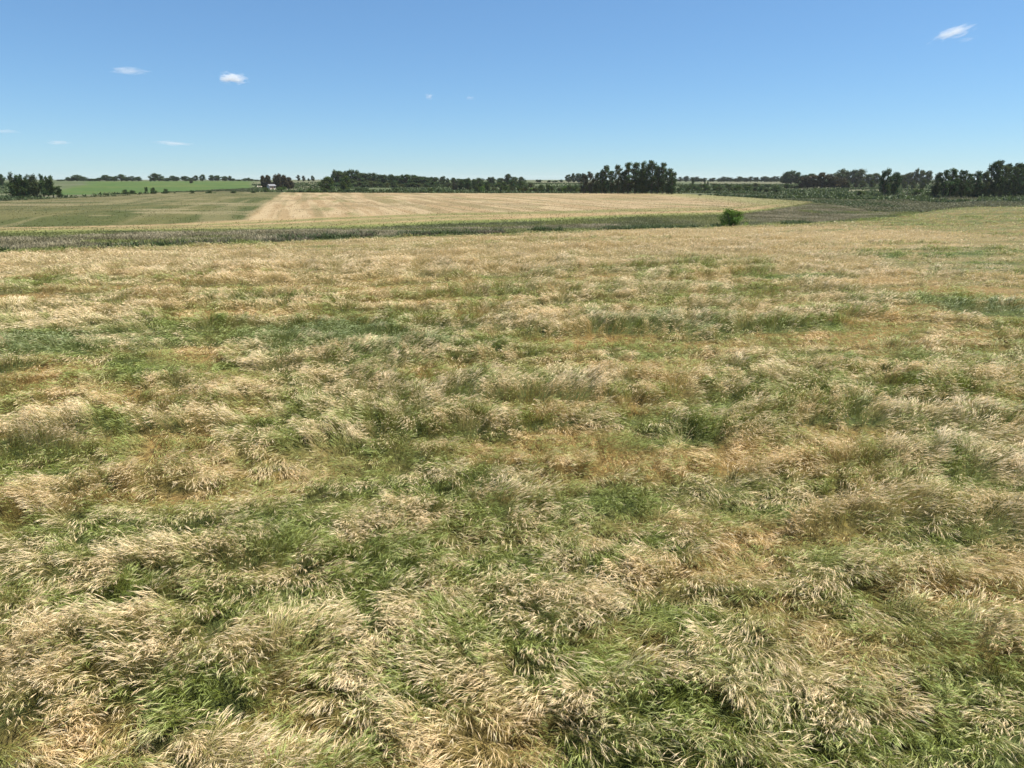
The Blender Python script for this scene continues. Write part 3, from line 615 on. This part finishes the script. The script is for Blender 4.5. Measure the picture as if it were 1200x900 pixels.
# farm grove
row('farmyard_tree', [(309, 222, 206, 8), (314, 222, 205, 8), (323, 222, 205, 9), (328, 222, 204, 10), (333, 222, 205, 9), (338, 224, 208, 10), (341, 225, 212, 8)],
    'round', 'rust', 'in the reddish brown clump around the farmhouse', 'tree', 'reddish trees around the farmhouse', 520, wide=1.3)
row('shrub', [(311, 227, 219, 12), (329, 227, 218, 18)], 'bush', 'green', 'of the green bushes in front of the farmhouse', 'bush', 'bushes before the farmhouse', 430)
row('distant_tree', [(350, 213, 205, 6, 'grey'), (356, 213, 206, 6, 'grey'), (362, 213, 209, 4), (367, 213, 206, 6)], 'round', 'dark', 'of the pale small trees on the skyline right of the farmhouse', 'tree', 'skyline trees right of the farmhouse', 900)
# the long wood at left centre
row('wood_tree', [(383, 225, 207.5, 24, 'green', 'round', 430), (405, 224, 206.5, 17, 'green', 'round', 440)], 'round', 'green', 'of two round green trees before the long wood', 'tree', 'round green trees before the wood')
row('wood_tree', [(393, 219, 200, 9), (398, 219, 199, 11), (405, 219, 201, 10), (411, 219, 199, 11), (417, 219, 200, 9), (424, 219, 203, 9), (431, 219, 203, 9), (438, 219, 203, 9), (445, 219, 203.5, 9), (452, 219, 205, 9), (459, 219, 203, 7), (465, 219, 205, 8), (471, 219, 205, 8), (477, 219, 204.5, 8), (484, 219, 205, 9), (491, 219, 206, 9), (497, 219, 207, 8), (502, 219, 208, 7)],
    'round', 'dark', 'in the long dark wood left of the centre', 'tree', 'trees of the long wood', 600, wide=2.0)
row('wood_tree', [(506, 218, 206, 7), (512, 218, 206, 7), (518, 218, 207, 7), (526, 218, 207.5, 4), (532, 218, 208, 4), (540, 218, 208, 8), (546, 218, 209, 8), (556, 218, 209, 5), (564, 218, 208.5, 8), (572, 218, 206.5, 7), (579, 218, 207, 8), (586, 218, 208, 8), (597, 219, 204, 7), (603, 219, 207, 8), (610, 219, 207, 8)],
    'round', 'dark', 'in the broken line of trees behind the centre hedge', 'tree', 'broken line of trees behind the centre hedge', 640, wide=1.8)
row('wood_tree', [(541, 227, 210, 10), (548, 227, 209, 12), (556, 227, 211, 10), (563, 227, 213, 9), (571, 226, 213, 8), (533, 227, 214, 10, 'grey'), (590, 225, 213, 12, 'green'), (601, 225, 211, 11), (611, 224, 212, 11)],
    'round', 'dark', 'of the rounded trees in the hedge at the centre', 'tree', 'trees in the centre hedge', 440)
row('underwood_bush', [(p + rr.uniform(-2, 2), 222, rr.uniform(211, 215), rr.uniform(12, 18), rr.choice(['dark', 'dark', 'olive'])) for p in np.linspace(396, 506, 16)], 'bush', 'dark', 'bush of the dark underwood at the foot of the long wood', 'bush', 'underwood of the long wood', 560)
row('underwood_bush', [(p + rr.uniform(-2, 2), 222, rr.uniform(213, 217), rr.uniform(10, 16), rr.choice(['dark', 'green', 'olive'])) for p in np.linspace(510, 622, 16)], 'bush', 'dark', 'bush of the dark underwood behind the centre hedge', 'bush', 'underwood behind the centre hedge', 560)
# hedge of bushes behind the far field
xs_ = list(np.linspace(352, 532, 20)); 
row('hedge_shrub', [(p + rr.uniform(-2, 2), 227, rr.uniform(219.5, 223), rr.uniform(9, 14), rr.choice(['green', 'dark', 'green'])) for p in xs_], 'bush', 'green', 'bush in the hedge below the long wood', 'bush', 'bushes of the hedge below the long wood', 400)
row('hedge_shrub', [(p + rr.uniform(-2, 2), 227, rr.uniform(214.5, 219.5), rr.uniform(8, 13), rr.choice(['green', 'olive', 'bright'])) for p in np.linspace(560, 690, 20)], 'bush', 'green', 'bush in the green thicket left of the tall grove', 'bush', 'bushes of the thicket left of the tall grove', 400)
row('hedge_shrub', [(p, 225, t, w) for p, t, w in [(146, 221.5, 10), (153, 222, 8), (179, 219, 9), (193, 220.5, 7), (170, 218, 5), (224, 222.5, 8), (245, 223, 12), (272, 223, 8), (296, 223, 8)]], 'bush', 'dark', 'dark bush at the foot of the bright green hill field', 'bush', 'bushes at the foot of the green hill field', 395)
# skyline above the green hill field
row('skyline_tree', [(71, 213, 209, 8), (79, 213, 207.5, 6), (85, 213, 208, 5), (92, 213, 204.5, 9), (98, 213, 207, 7), (105, 213, 209, 7), (112, 213, 209, 7), (119, 213, 208, 5), (126, 213, 205, 7), (133, 213, 206, 8), (142, 213, 204.5, 7), (149, 213, 206, 7), (156, 213, 206, 7), (163, 213, 206, 7)],
    'round', 'dark', 'tree on the skyline left of the green hill field', 'tree', 'skyline trees at the far left', 960, wide=1.9)
row('skyline_tree', [(177, 213, 208, 3), (183, 213, 203, 7), (188, 213, 204.5, 6), (196, 213, 207, 7), (202, 213, 205.5, 6), (208, 213, 206.5, 5), (218, 213, 206, 6), (225, 213, 208, 4), (229, 213, 205.5, 5), (237, 213, 205, 6), (249, 213, 204.5, 6), (257, 213, 205.5, 5), (264, 213, 205, 5), (269, 213, 206.5, 4), (275, 213, 208.5, 4)],
    'round', 'dark', 'tree on the skyline above the green hill field', 'tree', 'skyline trees above the green hill', 960, wide=1.9)
row('skyline_tree', [(p, 213, 209.3 + rr.uniform(-.6, .8), 7) for p in np.linspace(281, 303, 4)] + [(292, 213, 207.5, 5)], 'round', 'dark', 'low tree on the skyline left of the farmhouse clump', 'tree', 'low skyline trees left of the farmhouse', 960, wide=1.45)
row('skyline_tree', [(629, 213, 209, 4), (634, 213, 209, 5), (644, 213, 210, 5), (651, 213, 210, 5), (658, 213, 210, 5), (667, 214, 204.5, 5), (673, 214, 203, 6), (679, 214, 202.5, 7), (684, 214, 204, 6)], 'round', 'dark', 'tree on the skyline just left of the tall grove', 'tree', 'skyline trees left of the tall grove', 900, wide=1.45)
row('skyline_tree', [(p, 213, rr.uniform(206.3, 208.2), 6) for p in np.linspace(793, 826, 9)], 'slim', 'dark', 'tree in the short far row right of the tall grove', 'tree', 'short far row right of the tall grove', 1150, wide=1.45)
row('plantation_tree', [(p, 212.5, 207.6 - .7 * math.sin(i * 1.7) - (i / 24) * 1.2, 6) for i, p in enumerate(np.linspace(833, 914, 22))], 'slim', 'dark', 'tree in the long far plantation row at the right', 'tree', 'long far plantation row', 1150, wide=1.45)
row('skyline_tree', [(921, 214, 201, 9), (928, 214, 199, 13), (935, 214, 200.5, 10), (942, 214, 204, 8), (950, 214, 202.5, 9)], 'round', 'dark', 'of the big rounded trees on the right hand skyline', 'tree', 'big rounded skyline trees', 800, wide=1.45)
row('brown_tree', [(940, 219, 207, 10), (947, 219, 205.5, 10), (955, 219, 203.5, 12), (963, 219, 202, 14), (970, 219, 204, 10), (978, 219, 207, 10), (985, 219, 208, 11)], 'round', 'rust', 'tree in the brownish copse at the right centre', 'tree', 'trees of the brownish copse', 560, wide=1.45)
row('skyline_tree', [(978, 214, 203, 8), (985, 214, 198.5, 10), (992, 214, 199.5, 10), (1000, 214, 199, 10), (1008, 214, 199, 10), (1018, 215, 204, 10), (1026, 216, 203, 10), (1060, 217, 203, 11), (1067, 217, 201, 9), (1072, 217, 197.5, 7), (1079, 217, 199, 11), (1087, 217, 199.5, 11), (1056, 216, 205, 10)],
    'round', 'olive', 'of the hazy trees behind the twin dark trees', 'tree', 'hazy trees behind the twin trees', 760, wide=1.45)
row('scattered_tree', [(1003, 219, 209, 9, 'grey'), (1012, 220, 212, 10), (1022, 221, 211, 9), (1060, 221, 213, 9), (1070, 221, 212, 9), (1082, 221, 210, 10), (994, 219, 212, 9)], 'round', 'olive', 'small tree in the middle distance around the twin dark trees', 'tree', 'middle distance trees around the twin trees', 560)
row('poplar_tree', [(812, 216, 209, 4), (826, 216, 211, 2.6), (829.5, 216, 211.5, 2.4)], 'poplar', 'dark', 'of the thin upright poplars right of the tall grove', 'tree', 'thin upright poplars', 620)
# single bushes on the meadow
row('meadow_bush', [(820, 230.5, 227, 5, 'grey'), (845, 229.5, 225.5, 5), (852, 229.5, 225, 6), (880, 226, 222.5, 7), (888, 225, 222, 5), (908, 228, 224.8, 7), (983, 231, 226, 10), (999, 230.5, 227, 7)], 'bush', 'dark', 'of the small dark bushes dotting the meadow', 'bush', 'small dark meadow bushes')
row('meadow_bush', [(1007, 230.5, 222.5, 15, 'green'), (1075, 229.5, 220, 17, 'green'), (1087, 230, 224, 12, 'green'), (1019, 229, 226, 6)], 'bush', 'green', 'of the green bushes at the feet of the twin dark trees', 'bush', 'green bushes by the twin trees')
row('scrub_bush', [(p + rr.uniform(-3, 3), 0, rr.uniform(214, 217.5), rr.uniform(8, 14), rr.choice(['olive', 'green', 'dark'])) for p in np.linspace(800, 935, 20)], 'bush', 'olive', 'bush in the scrubby line below the far plantation', 'bush', 'scrubby line below the plantation', 560)
row('scrub_bush', [(p + rr.uniform(-3, 3), 0, rr.uniform(217, 219.5), rr.uniform(9, 16), rr.choice(['olive', 'green', 'dark'])) for p in np.linspace(788, 912, 14)], 'bush', 'olive', 'bush in the nearer scrub right of the tall grove', 'bush', 'nearer scrub right of the tall grove', 430)
plant('round_bush', 862.5, 262, 242.2, 36, 'bush', 'bright', 'single rounded bright green bush on the near bank between the two fields', 'bush', None, 121)
plant('bare_tree', 224, 215, 210, 7, 'round', 'grey', 'lone greyish tree standing out in the bright green hill field', 'tree', None, 760)
plant('field_tree', 177, 213.5, 208, 3, 'round', 'dark', 'tiny dark tree standing on the crest of the green hill', 'tree', None, 900)

# ------------------------------------------------------------------ farmhouse and yard
def box(a, b):
    (x0, y0, z0), (x1_, y1_, z1) = a, b
    V = np.array([(x0, y0, z0), (x1_, y0, z0), (x1_, y1_, z0), (x0, y1_, z0), (x0, y0, z1), (x1_, y0, z1), (x1_, y1_, z1), (x0, y1_, z1)], float)
    F = np.array([(0, 3, 2, 1), (4, 5, 6, 7), (0, 1, 5, 4), (1, 2, 6, 5), (2, 3, 7, 6), (3, 0, 4, 7)]); return V, F
M_white = plain('lime_wash', (.55, .51, .45)); M_roof = plain('sheet_roof', (.22, .22, .23), .6); M_glass = plain('window_glass', (.04, .05, .06), .15); M_door = plain('timber', (.12, .07, .04)); M_pink = plain('pink_wash', (.70, .52, .46))
def house(name, x, y, z, w, dpt, h, rot, wallm, label):
    root = bpy.data.objects.new(name, None); COL.objects.link(root); root.location = (x, y, z); root.rotation_euler.z = rot
    root['label'] = label; root['category'] = 'house'
    v, f = box((-w / 2, -dpt / 2, -.6), (w / 2, dpt / 2, h)); link('wall', raw_mesh('wall', v, f), wallm, root)
    o = .4; rh = dpt * .28; t = .12
    V = []
    for zz in (0, t): V += [(-w / 2 - o, -dpt / 2 - o, h - .1 + zz), (w / 2 + o, -dpt / 2 - o, h - .1 + zz), (-w / 2 - o, 0, h + rh + zz), (w / 2 + o, 0, h + rh + zz), (-w / 2 - o, dpt / 2 + o, h - .1 + zz), (w / 2 + o, dpt / 2 + o, h - .1 + zz)]
    F = [(0, 2, 3, 1), (2, 4, 5, 3), (6, 7, 9, 8), (8, 9, 11, 10), (0, 1, 7, 6), (4, 10, 11, 5), (0, 6, 8, 2), (2, 8, 10, 4), (1, 3, 9, 7), (3, 5, 11, 9)]
    link('roof', raw_mesh('roof', np.array(V), np.array(F)), M_roof, root)
    g = [np.array([(-w / 2 + .01, -dpt / 2, h), (-w / 2 + .01, dpt / 2, h), (-w / 2 + .01, 0, h + rh), (-w / 2 + .01, 0, h)]), np.array([(w / 2 - .01, -dpt / 2, h), (w / 2 - .01, dpt / 2, h), (w / 2 - .01, 0, h + rh), (w / 2 - .01, 0, h)])]
    gv, gf = join([(g[0], np.array([[0, 3, 1, 2]])), (g[1], np.array([[0, 3, 1, 2]]))]); link('gable', raw_mesh('gable', gv, gf), wallm, root)
    for wx in (-w * .3, w * .3):
        v, f = box((wx - .6, -dpt / 2 - .05, 1), (wx + .6, -dpt / 2 + .05, 2.1)); wi = link('window', raw_mesh('window', v, f), M_glass, root)
        v, f = box((wx - .7, -dpt / 2 - .12, .88), (wx + .7, -dpt / 2 - .06, .99)); link('sill', raw_mesh('sill', v, f), M_white, wi)
    v, f = box((-.5, -dpt / 2 - .04, 0), (.5, -dpt / 2 + .05, 2.1)); link('door', raw_mesh('door', v, f), M_door, root)
dx, dy, _ = ray(318, 220); k = 506 / math.hypot(dx, dy); hx, hy = dx * k, dy * k
house('farmhouse', hx, hy, float(height(hx, hy)), 4.4, 3.4, 2.4, math.radians(50), M_white, 'small white farmhouse with grey roof half hidden among reddish trees')
dx, dy, _ = ray(949, 206); k = 585 / math.hypot(dx, dy); qx, qy = dx * k, dy * k
# pale water tank rising over the brownish copse
root = bpy.data.objects.new('water_tank', None); COL.objects.link(root); root.location = (qx, qy, float(height(qx, qy))); root['label'] = 'pale pinkish water tank on a stand showing above the brownish copse'; root['category'] = 'water tank'
for sx in (-.8, .8):
    for sy in (-.8, .8): v, f = box((sx - .1, sy - .1, -.3), (sx + .1, sy + .1, 6.4)); link('leg', raw_mesh('leg', v, f), M_roof, root)
v, f = tube([(0, 0, 6.4), (0, 0, 7.9), (0, 0, 8.0), (0, 0, 8.35)], [1.3, 1.3, 1.25, .1], 16); link('tank', raw_mesh('tank', v, f, None, False), M_pink, root)
# sandy yard and lane by the farm
M_sand = noise_mat('yard_sand', [(.42, .35, .27), (.55, .47, .38)], .6, .2)
def strip_poly(name, pts, mat, off, **p):
    P = np.array([at(a, b)[:2] for a, b in pts]); 
    A, B = P[:len(P) // 2], P[len(P) // 2:][::-1]
    t = np.linspace(0, 1, 12); s = np.linspace(0, 1, len(A)); A = np.stack([np.interp(t, s, A[:, i]) for i in (0, 1)], -1); B = np.stack([np.interp(t, s, B[:, i]) for i in (0, 1)], -1)
    return grid_patch(A, B, 0, 8, off, None, name, mat, **p)
strip_poly('farmyard_path', [(298.5, 218), (301, 221), (304, 225), (309, 225), (308, 221), (307, 218)], M_sand, .06, kind='structure')
strip_poly('farm_lane', [(312, 222), (319, 222), (325, 222), (325, 224), (319, 224), (312, 224)], M_sand, .06, kind='structure')

# ------------------------------------------------------------------ fence posts along the far border of the near field
M_post = plain('weathered_post', (.22, .19, .15), .8)
fr = bpy.data.objects.new('wire_fence', None); COL.objects.link(fr); fr['label'] = 'thin post and wire fence along the border in front of the right hand wood'; fr['category'] = 'fence'
pp = [at(p, 239.6) for p in np.linspace(1100, 1290, 15)]; fr.location = pp[0]
for q in pp:
    v, f = tube([(0, 0, -.2), (0, 0, 1.25)], [.06, .055], 6); o = link('post', raw_mesh('post', v, f), M_post, fr); o.location = Vector(q) - Vector(pp[0])
W = []
for hh in (.35, .7, 1.05): W.append(tube([np.array(q) - np.array(pp[0]) + (0, 0, hh) for q in pp], [.006] * len(pp), 3))
v, f = join(W); link('wire', raw_mesh('wire', v, f), M_post, fr)
ux, uy, uz = at(1062, 231)
pr = bpy.data.objects.new('utility_pole', None); COL.objects.link(pr); pr.location = (ux, uy, uz); pr['label'] = 'thin wooden pole standing right of the twin dark trees'; pr['category'] = 'pole'
v, f = tube([(0, 0, -.3), (0, 0, 4), (0, 0, 7)], [.14, .12, .09], 8); link('shaft', raw_mesh('shaft', v, f), M_post, pr)
v, f = box((-.7, -.05, 6.4), (.7, .05, 6.55)); link('crossarm', raw_mesh('crossarm', v, f), M_post, pr)

# ------------------------------------------------------------------ haze
def volume_obj(name, lo, hi, mat, **p):
    v, f = box(lo, hi); return link(name, raw_mesh(name, v, f), mat, **p)
m, n, l = new_mat('haze'); pv = n.new('ShaderNodeVolumePrincipled'); pv.inputs['Color'].default_value = (.93, .96, 1.0, 1); pv.inputs['Density'].default_value = .00005; pv.inputs['Anisotropy'].default_value = .2
o = n.new('ShaderNodeOutputMaterial'); l.new(pv.outputs[0], o.inputs['Volume'])
volume_obj('haze', (-6400, -6400, -6), (6400, 6400, 34), m, kind='stuff')

# ------------------------------------------------------------------ clouds: small puffs of vapour about five kilometres off
def cloud_mat(density, seed):
    m, n, l = new_mat('cloud_vapour')
    tc = n.new('ShaderNodeTexCoord'); ln = n.new('ShaderNodeVectorMath'); ln.operation = 'LENGTH'
    no = n.new('ShaderNodeTexNoise'); no.inputs['Scale'].default_value = 2.2; no.inputs['Detail'].default_value = 5; no.inputs['Roughness'].default_value = .6
    ad = n.new('ShaderNodeVectorMath'); ad.operation = 'ADD'; ad.inputs[1].default_value = (seed * 3.1, seed * 1.7, 0)
    l.new(tc.outputs['Object'], ad.inputs[0]); l.new(ad.outputs[0], no.inputs['Vector']); l.new(tc.outputs['Object'], ln.inputs[0])
    s1 = n.new('ShaderNodeMath'); s1.operation = 'SUBTRACT'; s1.inputs[0].default_value = .62; l.new(ln.outputs['Value'], s1.inputs[1])
    s2 = n.new('ShaderNodeMath'); s2.operation = 'MULTIPLY_ADD'; s2.inputs[1].default_value = 1.9; s2.inputs[2].default_value = -.95; l.new(no.outputs['Fac'], s2.inputs[0])
    s3 = n.new('ShaderNodeMath'); s3.operation = 'ADD'; l.new(s1.outputs[0], s3.inputs[0]); l.new(s2.outputs[0], s3.inputs[1])
    s4 = n.new('ShaderNodeMath'); s4.operation = 'MULTIPLY'; s4.use_clamp = False; s4.inputs[1].default_value = density; 
    s5 = n.new('ShaderNodeMath'); s5.operation = 'MAXIMUM'; s5.inputs[1].default_value = 0; l.new(s3.outputs[0], s5.inputs[0]); l.new(s5.outputs[0], s4.inputs[0])
    pv = n.new('ShaderNodeVolumePrincipled'); pv.inputs['Color'].default_value = (1, 1, 1, 1); l.new(s4.outputs[0], pv.inputs['Density'])
    o = n.new('ShaderNodeOutputMaterial'); l.new(pv.outputs[0], o.inputs['Volume']); return m
CL = [(150, 83, 44, 9, 0, .012, 'thin white wisp of cloud left of the brighter puff cloud'), (272, 92, 40, 14, 0, .04, 'brightest white puff cloud in the left half of the sky'),
      (503, 113, 14, 9, 0, .02, 'tiny white cloud above the centre, left of its twin speck'), (551, 115, 13, 7, 0, .012, 'faint tiny cloud speck just left of the middle of the sky'),
      (8, 154, 30, 6, 0, .007, 'faint flat cloud touching the left edge'), (68, 167, 30, 6, 0, .010, 'faint low cloud near the left edge'), (204, 168, 50, 6, 4, .010, 'long faint low cloud below the puff cloud'),
      (1118, 38, 46, 13, -14, .022, 'tilted white cloud high at the upper right'), (1134, 46, 22, 6, -8, .006, 'faint shred just below the tilted upper right cloud')]
for i, (px, py, w, h, tilt, dn, lab) in enumerate(CL):
    dx, dy, dz = ray(px, py); D = 7000; p = Vector((dx, dy, dz)).normalized() * D + Vector((0, 0, CAM_H)); sx = w * D / 800 * .54; sz = h * D / 800 * .54
    v, f = box((-1, -1, -1), (1, 1, 1)); cm = raw_mesh('cloud', v, f)
    c = link('cloud', cm, cloud_mat(dn, i + 1), label=lab, category='cloud'); c.location = p; c.scale = (sx, sx * .7, sz)
    c.rotation_euler = (0, math.radians(tilt), -math.atan2(dx, dy))
